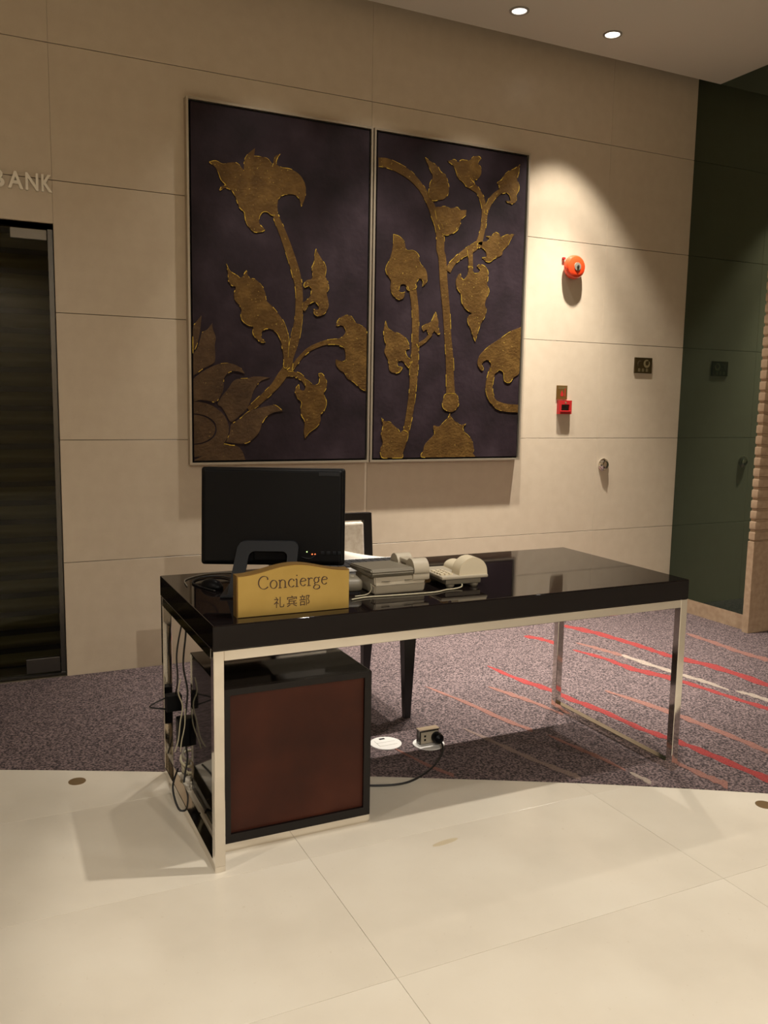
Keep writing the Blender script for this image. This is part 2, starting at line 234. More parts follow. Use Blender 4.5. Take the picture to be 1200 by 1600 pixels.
# ---------------------------------------------------------------- measured outlines (metres on the wall / floor)
POLY=[["flower",[[0.5226,2.5873],[0.555,2.5981],[0.592,2.5876],[0.6201,2.5978],[0.6577,2.6027],[0.686,2.5864],[0.7002,2.5683],[0.7028,2.613],[0.7196,2.6506],[0.7604,2.6872],[0.7555,2.6465],[0.7916,2.6491],[0.8256,2.6446],[0.8451,2.6247],[0.8524,2.6055],[0.8573,2.6241],[0.8647,2.6588],[0.8942,2.6762],[0.877,2.6491],[0.8745,2.6241],[0.9041,2.6098],[0.9489,2.6087],[0.9941,2.5916],[1.0245,2.5587],[1.0374,2.5188],[1.0326,2.4721],[1.0125,2.426],[1.0022,2.4595],[0.9794,2.4799],[0.9442,2.4804],[0.9093,2.4719],[0.887,2.4511],[0.8796,2.4183],[0.8797,2.3772],[0.85,2.365],[0.8254,2.3783],[0.801,2.3757],[0.7838,2.3535],[0.7814,2.3214],[0.7911,2.3042],[0.8155,2.2884],[0.7861,2.2741],[0.7521,2.2731],[0.7231,2.2952],[0.7088,2.3231],[0.7041,2.3586],[0.697,2.3691],[0.6756,2.387],[0.6615,2.4212],[0.6451,2.4549],[0.6287,2.4685],[0.6029,2.4722],[0.5747,2.4578],[0.5865,2.4791],[0.61,2.4863],[0.5821,2.5094],[0.5684,2.5429],[0.5501,2.569]]],["leaf",[[0.6057,2.0981],[0.6256,2.0637],[0.6609,2.0448],[0.6838,2.0344],[0.7121,2.0729],[0.7274,2.0377],[0.7583,2.0327],[0.7895,2.0081],[0.8129,1.9705],[0.8181,1.9314],[0.8471,1.9036],[0.879,1.8707],[0.9165,1.8228],[0.9354,1.7736],[0.9447,1.7337],[0.9411,1.6576],[0.9359,1.5862],[0.9169,1.5856],[0.9169,1.6161],[0.9114,1.6665],[0.8979,1.7265],[0.8791,1.7608],[0.8471,1.7817],[0.8101,1.7798],[0.7917,1.7565],[0.7943,1.7317],[0.8153,1.7127],[0.789,1.7116],[0.7602,1.7326],[0.7446,1.7591],[0.7473,1.7889],[0.7162,1.7972],[0.6879,1.8202],[0.6804,1.8492],[0.6856,1.8691],[0.6754,1.8929],[0.6526,1.9158],[0.6451,1.9493],[0.6555,1.9839],[0.6353,1.9921],[0.6177,2.0102],[0.6153,2.0389],[0.613,2.0675]]],["leaf",[[1.0966,2.216],[1.1106,2.1922],[1.1385,2.1545],[1.1555,2.1206],[1.1503,2.0798],[1.1673,2.0456],[1.1704,2.0103],[1.1594,1.9892],[1.1681,1.9542],[1.1713,1.9186],[1.1492,1.8815],[1.1186,1.8645],[1.0908,1.873],[1.0851,1.8981],[1.1128,1.8998],[1.1098,1.925],[1.0848,1.9386],[1.0573,1.9217],[1.0356,1.885],[1.0191,1.8992],[1.0244,1.9297],[1.0408,1.9408],[1.0653,1.9677],[1.0706,2.0033],[1.0568,2.02],[1.0322,2.0107],[1.0294,2.0255],[1.0456,2.0493],[1.073,2.0588],[1.0783,2.0894],[1.0726,2.114],[1.0861,2.1451],[1.0887,2.1803]]],["petal",[[0.4283,1.7475],[0.4423,1.7898],[0.4754,1.8308],[0.4698,1.779],[0.4606,1.7195],[0.4434,1.6695],[0.427,1.6393]]],["petal",[[0.477,1.745],[0.505,1.7636],[0.5307,1.797],[0.533,1.7675],[0.548,1.7236],[0.5425,1.6836],[0.5448,1.6439],[0.5418,1.6038],[0.5186,1.583],[0.4776,1.5618],[0.4368,1.5307],[0.4257,1.5254],[0.4269,1.6245],[0.4484,1.6598],[0.4665,1.71]]],["petal",[[0.4253,1.4956],[0.4622,1.5364],[0.5082,1.5652],[0.5597,1.5884],[0.6116,1.5962],[0.6533,1.5875],[0.6848,1.5683],[0.7006,1.5434],[0.6742,1.5527],[0.6374,1.5567],[0.606,1.5406],[0.5876,1.5098],[0.5873,1.4643],[0.5714,1.4286],[0.5452,1.3952],[0.5067,1.3997],[0.4658,1.4041],[0.4243,1.4034]]],["petal",[[0.5555,1.3853],[0.5818,1.4288],[0.6107,1.4623],[0.6371,1.501],[0.6688,1.517],[0.7165,1.5208],[0.7646,1.5324],[0.8403,1.5268],[0.7969,1.5127],[0.7699,1.4889],[0.7456,1.4472],[0.7348,1.411],[0.7105,1.3592],[0.6678,1.3202],[0.6253,1.2916],[0.5994,1.3324],[0.5761,1.3678]]],["petal",[[0.6279,1.2788],[0.673,1.3073],[0.7158,1.3438],[0.7696,1.3625],[0.8239,1.3761],[0.8677,1.3819],[0.9119,1.351],[0.8677,1.3453],[0.8239,1.324],[0.7966,1.2873],[0.7802,1.2403],[0.7476,1.2039],[0.7099,1.1806],[0.6618,1.1782],[0.5984,1.1863],[0.6171,1.23],[0.6225,1.2608]]],["petal",[[0.4472,1.1006],[0.5041,1.1306],[0.5721,1.1736],[0.6246,1.1681],[0.6617,1.1627],[0.6882,1.1313],[0.7041,1.0852],[0.4206,1.0892]]],["leaf",[[1.216,1.8166],[1.2312,1.8529],[1.2676,1.8762],[1.3044,1.876],[1.3313,1.8441],[1.3689,1.827],[1.3987,1.8069],[1.4068,1.7374],[1.411,1.4673],[1.374,1.4787],[1.3251,1.5165],[1.2876,1.5349],[1.2713,1.5634],[1.2394,1.5817],[1.2182,1.6098],[1.2179,1.6385],[1.2442,1.6298],[1.2705,1.6308],[1.2754,1.6645],[1.2644,1.7024],[1.2327,1.7154],[1.222,1.7434],[1.2532,1.7591],[1.2739,1.7887],[1.263,1.8167],[1.2368,1.8224]]],["leaf",[[1.0334,1.5234],[1.0537,1.5192],[1.0845,1.4963],[1.1153,1.5018],[1.1228,1.5305],[1.1149,1.5541],[1.1355,1.5571],[1.159,1.5267],[1.1646,1.4886],[1.1467,1.4499],[1.16,1.4165],[1.1628,1.3877],[1.1475,1.3537],[1.1295,1.3343],[1.1298,1.3006],[1.1067,1.2667],[1.0605,1.2329],[1.0402,1.2017],[1.0323,1.2377],[1.0371,1.2952],[1.0191,1.3285],[1.0138,1.3666],[1.0188,1.3999],[0.9934,1.4232],[0.9806,1.4561],[0.9881,1.4798],[1.0031,1.4943],[1.0058,1.4708],[1.0337,1.4643],[1.0412,1.4905]]],["leaf",[[1.746,2.7705],[1.7744,2.7571],[1.8212,2.7372],[1.8479,2.7059],[1.8795,2.6924],[1.8936,2.6592],[1.9024,2.6296],[1.9007,2.5987],[1.8781,2.5653],[1.842,2.5525],[1.7956,2.5451],[1.7743,2.571],[1.7736,2.597],[1.7802,2.6368],[1.7972,2.6736],[1.7809,2.7062],[1.7648,2.7343]]],["leaf",[[1.8173,2.506],[1.8534,2.5165],[1.8846,2.5221],[1.9164,2.5145],[1.9584,2.5257],[1.9801,2.5126],[2.0227,2.5171],[2.0183,2.4877],[1.9872,2.4577],[1.9829,2.426],[1.9573,2.3922],[1.9103,2.3676],[1.8735,2.3663],[1.8518,2.3907],[1.8294,2.4458]]],["leaf",[[1.89,2.771],[1.9336,2.7848],[1.9585,2.7738],[1.9827,2.7892],[2.0322,2.7937],[2.0614,2.8181],[2.0964,2.8227],[2.1121,2.8083],[2.0972,2.8001],[2.0928,2.783],[2.1111,2.7647],[2.1149,2.732],[2.0958,2.7006],[2.0661,2.6845],[2.0718,2.6645],[2.0274,2.6426],[1.9966,2.6678],[1.9613,2.6882],[1.948,2.7193],[1.9298,2.7497]]],["leaf",[[2.3782,2.8157],[2.3748,2.7729],[2.3635,2.7291],[2.378,2.7011],[2.3768,2.6669],[2.3621,2.6396],[2.3636,2.6056],[2.338,2.5857],[2.3063,2.5886],[2.2901,2.5995],[2.3215,2.603],[2.3151,2.63],[2.2935,2.6444],[2.2573,2.636],[2.2409,2.6552],[2.2401,2.6762],[2.2264,2.6935],[2.2542,2.7115],[2.2787,2.7482],[2.3142,2.7737],[2.3502,2.791]]],["leaf",[[2.1636,2.3828],[2.1966,2.3883],[2.2235,2.4114],[2.2518,2.4027],[2.2692,2.3883],[2.3023,2.4053],[2.3587,2.413],[2.3318,2.3781],[2.3107,2.3392],[2.2833,2.3183],[2.2734,2.2852],[2.2238,2.2625],[2.1967,2.2418],[2.1634,2.2414],[2.1406,2.26],[2.168,2.2669],[2.1613,2.2983],[2.1386,2.3146],[2.1003,2.3134],[2.1101,2.3438],[2.1428,2.3513],[2.1756,2.3589],[2.1861,2.3736]]],["leaf",[[1.9943,2.1571],[1.9811,2.1493],[1.9661,2.1142],[1.9728,2.0739],[2.0009,2.0394],[2.0078,1.9942],[2.0361,1.9592],[2.0808,1.9343],[2.054,1.9143],[2.0524,1.8819],[2.0728,1.8459],[2.0908,1.805],[2.1085,1.7732],[2.1234,1.8206],[2.1436,1.8775],[2.1699,1.9209],[2.1794,1.9633],[2.1673,1.9904],[2.177,2.0281],[2.1949,2.0711],[2.1796,2.107],[2.1837,2.1442],[2.1822,2.1855],[2.1533,2.2153],[2.1201,2.2195],[2.1041,2.2068],[2.1266,2.1903],[2.1163,2.1712],[2.0835,2.1686],[2.0742,2.1998],[2.0498,2.1978],[2.0456,2.1611],[2.0197,2.125],[2.0031,2.1351]]],["leaf",[[1.5564,2.3352],[1.5939,2.328],[1.6259,2.3012],[1.6394,2.2588],[1.6837,2.26],[1.7162,2.2381],[1.7302,2.1897],[1.7631,2.1647],[1.7774,2.1158],[1.7653,2.0815],[1.7463,2.0662],[1.7487,2.097],[1.7258,2.1091],[1.7072,2.0828],[1.7047,2.0549],[1.6539,2.0402],[1.6373,2.0694],[1.6058,2.0644],[1.597,2.0363],[1.6131,2.0209],[1.6351,2.0279],[1.6263,1.9942],[1.595,1.9838],[1.5599,2.0063],[1.5436,2.0435],[1.5459,2.0819],[1.5171,2.1233],[1.5134,2.1556],[1.5373,2.201],[1.5546,2.2675]]],["leaf",[[1.519,1.8607],[1.5322,1.8227],[1.5735,1.8027],[1.6245,1.7884],[1.6572,1.7563],[1.6709,1.7176],[1.6456,1.6997],[1.6592,1.6664],[1.6887,1.6449],[1.6671,1.6045],[1.6473,1.6265],[1.6277,1.6427],[1.6022,1.6418],[1.5964,1.6135],[1.6285,1.6061],[1.6099,1.5801],[1.5782,1.5736],[1.5462,1.5894],[1.5389,1.6396],[1.5129,1.6888],[1.5215,1.728],[1.5082,1.7718],[1.5074,1.8159]]],["leaf",[[1.8347,1.9289],[1.8559,1.8792],[1.8571,1.8395],[1.8678,1.8115],[1.8514,1.805],[1.8311,1.8211],[1.8055,1.7943],[1.7854,1.8131],[1.7784,1.8269],[1.7592,1.8147],[1.7488,1.8395],[1.7776,1.858],[1.8099,1.8767]]],["leaf",[[1.5031,1.3192],[1.5189,1.3014],[1.5545,1.2957],[1.5863,1.2718],[1.6092,1.2518],[1.6254,1.2297],[1.6409,1.2478],[1.6731,1.2317],[1.6651,1.1832],[1.6437,1.1225],[1.6286,1.0841],[1.5184,1.0856],[1.4975,1.136],[1.5123,1.1759],[1.5004,1.2238],[1.5106,1.2716]]],["bud",[[1.9163,1.462],[1.9007,1.4272],[1.8948,1.4012],[1.9056,1.3754],[1.953,1.3557],[1.9895,1.3735],[2.0088,1.4057],[2.0009,1.4404],[1.9866,1.4633]]],["flower",[[1.9486,1.3469],[1.9643,1.318],[1.9988,1.2949],[2.023,1.2804],[2.0603,1.2893],[2.0406,1.2658],[2.0482,1.2423],[2.0835,1.2128],[2.1087,1.1831],[2.1208,1.1355],[2.1147,1.1118],[2.1088,1.0809],[1.7879,1.0851],[1.7768,1.1326],[1.7922,1.173],[1.8468,1.2248],[1.8392,1.2595],[1.8453,1.2768],[1.8786,1.2711],[1.9111,1.3002],[1.9372,1.3236]]],["petal",[[2.4376,1.876],[2.3544,1.8451],[2.2762,1.7949],[2.2065,1.7522],[2.1457,1.697],[2.1289,1.6438],[2.1569,1.6051],[2.1722,1.6161],[2.1586,1.6448],[2.1939,1.6698],[2.2216,1.6469],[2.2234,1.6004],[2.2526,1.588],[2.2836,1.6116],[2.3132,1.5964],[2.3216,1.5497],[2.3594,1.5371],[2.3905,1.5717],[2.4373,1.6245]]]]
STEM=[[[0.8648,2.3802,0.0295],[0.8847,2.332,0.0406],[0.9197,2.2571,0.0458],[0.9612,2.1496,0.049],[0.9847,2.0771,0.0493],[1.0012,1.9985,0.0417],[1.0027,1.9183,0.0429],[0.9987,1.8374,0.0446],[0.9843,1.7608,0.0526],[0.9682,1.6942,0.05],[0.9466,1.6324,0.0499],[0.9364,1.5814,0.0591],[0.9088,1.5416,0.0616],[0.8676,1.486,0.056],[0.8131,1.433,0.0504],[0.7643,1.3908,0.0449],[0.7212,1.3567,0.0316]],[[0.9427,1.5631,0.029],[0.9701,1.5874,0.0252],[1.0025,1.6306,0.0292],[1.0528,1.6794,0.0268],[1.1188,1.7128,0.0256],[1.1805,1.7297,0.0257],[1.2483,1.7327,0.0351]],[[0.9179,1.5461,0.0337],[0.9627,1.5506,0.0266],[1.0029,1.5414,0.0341],[1.0334,1.5187,0.0367],[1.059,1.4862,0.0443]],[[1.4584,2.7095,0.0473],[1.5108,2.7109,0.0521],[1.575,2.695,0.0526],[1.6452,2.6677,0.0555],[1.7015,2.6274,0.056],[1.7537,2.573,0.0541],[1.7912,2.5163,0.0522],[1.8187,2.4579,0.0525],[1.8436,2.4032,0.0528],[1.856,2.338,0.0531],[1.8576,2.2804,0.0532],[1.8722,2.2293,0.0516],[1.8862,2.0903,0.052],[1.9057,1.9502,0.0493],[1.92,1.8084,0.0466],[1.9367,1.6687,0.0518],[1.9435,1.5545,0.0533],[1.9514,1.4511,0.0624]],[[2.0264,2.6714,0.0682],[2.0571,2.6544,0.0503],[2.0931,2.6337,0.0437],[2.1224,2.5954,0.0393],[2.141,2.5472,0.0348],[2.1462,2.5056,0.0395],[2.1417,2.4462,0.0349],[2.1277,2.3814,0.0373],[2.1141,2.3335,0.0466]],[[2.2566,2.6528,0.0328],[2.2014,2.6085,0.0419],[2.1722,2.5632,0.0349],[2.1537,2.5107,0.0279]],[[1.9112,2.1642,0.0391],[1.9263,2.1924,0.044],[1.9572,2.2286,0.0442],[2.0042,2.2664,0.0444],[2.0572,2.2982,0.0546],[2.1104,2.3347,0.0499]],[[2.0545,2.298,0.0397],[2.0607,2.2441,0.0309],[2.0638,2.1853,0.03]],[[1.6768,2.0695,0.0535],[1.6916,2.0096,0.0466],[1.705,1.9101,0.0451],[1.7077,1.7981,0.0453],[1.7072,1.6852,0.0485],[1.7036,1.617,0.0548],[1.7014,1.5772,0.0532],[1.6987,1.4973,0.0444],[1.6933,1.4372,0.045],[1.6856,1.3769,0.045],[1.6757,1.3164,0.0429],[1.6634,1.2559,0.0408],[1.651,1.1994,0.0386]],[[1.7222,1.7339,0.0243],[1.7735,1.7644,0.0244],[1.8118,1.8059,0.0276]],[[2.2385,1.6209,0.0496],[2.2178,1.5403,0.0496],[2.2204,1.4735,0.0512],[2.2594,1.4138,0.0531],[2.3331,1.3877,0.0492],[2.4514,1.3823,0.0485]]]
RING=[[[0.4277,1.3949],[0.4617,1.393],[0.4947,1.3863],[0.5255,1.375],[0.5532,1.3594],[0.5766,1.3401],[0.5949,1.3176],[0.6075,1.2928],[0.6138,1.2665],[0.6137,1.2397],[0.607,1.2133],[0.594,1.1883],[0.5753,1.1656],[0.5514,1.1459],[0.5233,1.1301],[0.492,1.1185],[0.4587,1.1116],[0.4244,1.1095]],[[0.4269,1.3273],[0.4479,1.3262],[0.4682,1.3226],[0.4871,1.3166],[0.504,1.3084],[0.5183,1.2983],[0.5295,1.2865],[0.5372,1.2736],[0.541,1.2599],[0.5409,1.246],[0.5368,1.2323],[0.5289,1.2193],[0.5175,1.2075],[0.503,1.1973],[0.4858,1.189],[0.4667,1.1829],[0.4462,1.1792],[0.4252,1.178]]]
STRIPE=[["red",[[2.405,1.867,2.37,1.815],[2.464,1.789,2.423,1.733],[2.496,1.667,2.451,1.608]]],["red",[[2.793,1.986,2.746,1.924],[2.877,1.783,2.819,1.712],[2.919,1.547,2.862,1.483],[2.94,1.366,2.885,1.306],[2.952,1.212,2.898,1.156],[3.038,0.941,2.976,0.882],[3.052,0.615,2.989,0.561]]],["red",[[1.868,1.435,1.848,1.404],[1.902,1.187,1.867,1.136],[1.954,0.994,1.917,0.944],[1.966,0.846,1.927,0.795],[2.003,0.639,1.965,0.593],[2.018,0.405,1.979,0.362],[2.058,0.241,2.02,0.202],[2.085,0.059,2.042,0.018],[2.111,-0.188,2.066,-0.226]]],["red",[[2.494,1.503,2.472,1.475],[2.562,1.308,2.523,1.262],[2.582,1.107,2.532,1.051],[2.653,0.925,2.603,0.873],[2.691,0.725,2.651,0.686],[2.719,0.532,2.679,0.496],[2.756,0.362,2.71,0.323]]],["salmon",[[2.6,1.613,2.586,1.595],[2.647,1.501,2.614,1.461],[2.678,1.387,2.641,1.344],[2.705,1.274,2.669,1.233]]],["white",[[2.694,1.318,2.662,1.281],[2.72,1.126,2.68,1.083],[2.755,0.883,2.721,0.848],[2.779,0.764,2.745,0.732],[2.78,0.62,2.764,0.605]]],["white",[[2.802,0.597,2.781,0.578],[2.835,0.531,2.802,0.502],[2.852,0.434,2.811,0.399]]],["salmon",[[3.394,1.526,3.358,1.489],[3.403,1.286,3.351,1.236],[3.393,1.097,3.343,1.052],[3.416,0.925,3.361,0.879]]],["salmon",[[2.19,0.857,2.176,0.841],[2.236,0.716,2.206,0.683],[2.28,0.534,2.241,0.493],[2.303,0.346,2.265,0.309],[2.32,0.168,2.28,0.132],[2.33,-0.001,2.288,-0.036]]],["salmon",[[1.682,1.136,1.671,1.118],[1.733,0.999,1.706,0.958],[1.77,0.851,1.745,0.816],[1.793,0.671,1.779,0.653]]],["salmon",[[1.39,1.261,1.382,1.247],[1.468,0.978,1.446,0.943],[1.509,0.749,1.484,0.71],[1.551,0.57,1.533,0.544]]],["pale",[[1.278,0.706,1.272,0.696],[1.327,0.524,1.31,0.496],[1.37,0.338,1.349,0.308],[1.418,0.179,1.395,0.149],[1.439,0.122,1.414,0.09],[1.428,0.05,1.406,0.023]]],["salmon",[[1.578,0.496,1.569,0.483],[1.615,0.323,1.595,0.297],[1.639,0.203,1.617,0.176],[1.642,0.079,1.633,0.069]]],["white",[[1.646,0.06,1.633,0.046],[1.66,-0.009,1.635,-0.036],[1.67,-0.089,1.645,-0.115]]],["salmon",[[1.881,0.106,1.862,0.085],[1.899,-0.049,1.866,-0.081],[1.917,-0.134,1.877,-0.171],[1.927,-0.222,1.882,-0.263]]],["salmon",[[0.904,0.638,0.898,0.625],[0.956,0.44,0.944,0.418],[0.993,0.341,0.979,0.317],[1.023,0.264,1.011,0.244]]]]

# ---------------------------------------------------------------- the setting
WY = 2.1015                                     # face of the back wall
MX = 3.79                                       # face of the mirror glass
DX, DZ = -0.218, 2.222                          # right edge and top of the door opening
bm = bmesh.new()
add_box(bm, DX, 7.0, WY + .014, WY + .20, -.01, 3.95); add_box(bm, -4.0, DX, WY + .014, WY + .20, DZ, 3.95); add_box(bm, -4.0, -1.95, WY + .014, WY + .20, -.01, DZ)
wall = structure(link_bm('wall_back', bm, 'joint'))
zs = [0, .585, 1.197, 1.809, 2.421, 3.033, 3.645, 3.94]; PW = 1.654; G = .0016
shared = {}
def panel(x0, x1, z0, z1):
    key = (round(x1 - x0, 3), round(z1 - z0, 3))
    if key not in shared:
        b_ = bmesh.new(); wx, hz = x1 - x0, z1 - z0
        add_box(b_, .0004, wx - .0004, 0, .0139, G, hz - G, .0005, 1); o = link_bm('stone_panel', b_, 'stone', wall); shared[key] = o.data
    else:
        o = bpy.data.objects.new('stone_panel', shared[key]); C.objects.link(o); o.parent = wall
    o.location = (x0, WY, z0)
for i in range(7):
    z0, z1 = zs[i], zs[i + 1]
    for x0, x1 in ((DX, DX + PW), (DX + PW, DX + 2 * PW), (DX + 2 * PW, MX)): panel(x0, x1, z0, z1)
    for x0, x1 in ((DX - PW, DX), (DX - 2 * PW, DX - PW)):
        if z1 <= 2.0 and x0 > -2: continue
        panel(x0, x1, max(z0, DZ) if x0 > -2 else z0, z1)
box('trim_1', (DX, DX + .012, WY + .0142, WY + .16, 0, DZ), 'stone'); structure(bpy.data.objects['trim_1'])
box('trim_2', (-1.95, DX, WY + .0142, WY + .16, DZ, DZ + .012), 'stone'); structure(bpy.data.objects['trim_2'])

# floor: bed, then marble tiles, each a piece of the floor
floor = structure(box('floor', (-4.0, 7.0, -7.0, 5.0, -.06, -.008), 'grout'))
TX, TY = 1.10, .611; tile_me = None
for i in range(-4, 6):
    for j in range(-12, 5):
        x0 = .29 + TX * i; y1 = -.030 - TY * -j; y0 = y1 - TY
        if y0 > 1.2 - .5 * x0 or x0 > 6.0 or y1 > 2.1: continue
        if tile_me is None:
            b_ = bmesh.new(); add_box(b_, .0005, TX - .0005, .0005, TY - .0005, -.009, 0, .0004, 1); o = link_bm('floor_tile', b_, 'marble', floor); tile_me = o.data
        else:
            o = bpy.data.objects.new('floor_tile', tile_me); C.objects.link(o); o.parent = floor
        o.location = (x0, y0, 0)
bm = bmesh.new(); add_lathe(bm, [(1, 0), (1, .0004)], 24)
o = link_bm('worn_patch', bm, 'stain', floor); o.scale = (.05, .012, 1); o.location = (.725, -.115, 0); o.rotation_euler = (0, 0, .12); o['label'] = 'brown worn smudge on the cream marble'

# carpet with its woven streaks
edge = [(-2.9, 2.098), (-1.6, 1.50), (-.559, 1.037), (-.2, .872), (.1, .728), (.45, .558), (.839, .358), (1.2, .170), (1.55, -.023), (1.992, -.289), (2.6, -.68), (3.6, -1.36), (5.0, -2.36), (7.0, -3.9)]
e2 = [(p.x, p.y) for p in catmull([(x, y, 0) for x, y in edge], 4)]
CZ = .003
bm = bmesh.new(); add_prism(bm, e2 + [(7.0, 2.098)], lambda x, y: (x, y, -.0085), lambda x, y: (x, y, CZ))
carpet = structure(link_bm('carpet', bm, 'carpet'))
carpet['label'] = 'plum grey carpet with red, salmon and cream streaks'
def carpet_edge(x):
    for (xa, ya), (xb, yb) in zip(e2, e2[1:]):
        if xa <= x <= xb: return ya + (yb - ya) * (x - xa) / (xb - xa)
    return -9
for s_i, (col, st) in enumerate(STRIPE):
    a = catmull([(s[0], s[1], 0) for s in st], 6); b = catmull([(s[2], s[3], 0) for s in st], 6); b_ = bmesh.new(); rw = []
    for k, (p, q) in enumerate(zip(a, b)):
        if min(p.y - carpet_edge(p.x), q.y - carpet_edge(q.x)) < .006 and k > 1: break
        jit = 1 + .22 * math.sin(k * 1.7 + len(st)) + random.uniform(-.15, .15); c_ = (p + q) / 2; h_ = (p - q) / 2 * jit
        if k == 0 and len(st) > 2: h_ *= .25
        rw.append([b_.verts.new((c_ + h_) + Vector((0, 0, CZ + .0006 + .00008 * s_i))), b_.verts.new((c_ - h_) + Vector((0, 0, CZ + .0006 + .00008 * s_i))),
                   b_.verts.new((c_ - h_) + Vector((0, 0, CZ - .001))), b_.verts.new((c_ + h_) + Vector((0, 0, CZ - .001)))])
    for r0, r1 in zip(rw, rw[1:]):
        for k in range(4): b_.faces.new((r0[k], r0[(k + 1) % 4], r1[(k + 1) % 4], r1[k]))
    b_.faces.new(rw[0]); b_.faces.new(rw[-1][::-1])
    link_bm('woven_streak', b_, 'stripe_' + col, carpet)['label'] = {'red': 'red', 'salmon': 'salmon pink', 'white': 'cream', 'pale': 'pale pink'}[col] + ' streak woven into the carpet'

# ceiling: dropped slab that stops short of the wall, dark slot above
bm = bmesh.new(); add_box(bm, -4.0, MX, -7.0, 1.915, CEIL, CEIL + .18); add_box(bm, MX, 7.0, -7.0, 1.30, CEIL, CEIL + .18)
ceiling = structure(link_bm('ceiling', bm, 'plaster'))
structure(box('trim_3', (-4.0, 7.0, 1.2, WY + .2, 3.95, 4.05), 'dark_ceiling'))
# lobby shell behind and beside the camera
structure(box('wall_front', (-4.2, 7.0, -7.2, -7.0, 0, 3.7), 'stone')); structure(box('wall_left', (-4.2, -4.0, -7.0, 2.3, 0, 4.05), 'stone'))
structure(box('wall_far_right', (7.0, 7.2, -7.0, 2.3, 0, 4.05), 'stone'))

# mirror glass on the right with its stone sill
structure(box('wall_right', (MX, MX + .02, 1.41, WY + .0138, .10, 3.94), 'mirror'))
structure(box('baseboard_right', (MX, MX + .03, 1.41, WY, 0, .10), 'stone_warm'))
# ribbed stone pier that ends the mirror
pier = empty('ribbed_pier', (3.745, 1.36, 0)); tag(pier, 'ribbed stone wall end on a plain plinth beside the dark mirror', 'pier')
box('core', (.012, 2.6, .012, .047, .0, CEIL), 'stone_warm', pier)
box('plinth', (0, 2.6, 0, .05, 0, .585), 'stone_warm', pier, .004)
RP = .0662; n_r = int((CEIL - .59) / RP); rib_me = None
for k in range(n_r):
    if rib_me is None:
        o = box('rib', (0, 2.6, 0, .05, .008, RP - .006), 'stone_warm', pier, .008, 2); rib_me = o.data
    else:
        o = bpy.data.objects.new('rib', rib_me); C.objects.link(o); o.parent = pier
    o.location = (0, 0, .585 + k * RP)

# ---------------------------------------------------------------- glass door and shutter on the left
door = structure(empty('door_1', (DX, WY + .05, 0)))
tag(door, None); door['label'] = 'dark smoked glass door under the steel lettering'
box('glass_pane', (-.905, -.026, .0, .012, .018, 2.196), 'door_glass', door)
for z0, z1, nm in ((2.15, 2.196, 'top_patch_fitting'), (.02, .095, 'bottom_patch_fitting')):
    box(nm, (-.188, -.028, -.008, .020, z0, z1), 'trim_grey' if z0 > 1 else 'steel_dark', door, .002)
box('door_stop', (-.024, -.001, -.01, .05, .004, 2.20), 'steel_dark', door)
box('threshold', (-1.72, -.001, -.02, .04, .0035, .014), 'steel_dark', door)
door2 = structure(empty('door_2', (DX, WY + .05, 0))); door2['label'] = 'second dark glass door leaf further left'
box('glass_pane', (-1.72, -.912, .0, .012, .018, 2.196), 'door_glass', door2)
box('bottom_patch_fitting', (-1.10, -.94, -.008, .020, .02, .095), 'steel_dark', door2, .002)
sh = empty('roller_shutter', (-1.1, WY + .25, 0)); tag(sh, 'olive slatted roller shutter behind the smoked glass door', 'shutter')
SP = .0965; slat_me = None
for k in range(24):
    if slat_me is None:
        b_ = bmesh.new(); pr = [(-.034 * math.sin(math.pi * t / 10), .006 + .068 * (t / 10)) for t in range(11)]
        add_prism(b_, pr, lambda y, z: (-.95, y, z), lambda y, z: (.95, y, z)); o = auto_smooth(link_bm('shutter_slat', b_, 'shutter', sh), 60); slat_me = o.data
    else:
        o = bpy.data.objects.new('shutter_slat', slat_me); C.objects.link(o); o.parent = sh
    o.location = (0, 0, .004 + k * SP)
structure(box('wall_behind_door', (-4.0, 1.0, WY + .255, WY + .29, 0, 2.6), 'rubber'))  # black colour puts shade into the gaps between the slats

# steel letters over the door
sign = empty('wall_lettering', (-.45, WY, 2.36)); tag(sign, 'raised steel letters reading BANK above the glass door', 'lettering')
for ch, x0, x1 in (('B', -.482, -.424), ('A', -.410, -.345), ('N', -.335, -.279), ('K', -.266, -.219)):
    o = text_obj('letter', ch, .1, 'letter_steel', sign, .006, Matrix.Translation((x0 + .45, -.014, 0)), (x1 - x0, .078), .0022)
    o['label'] = 'letter ' + ch

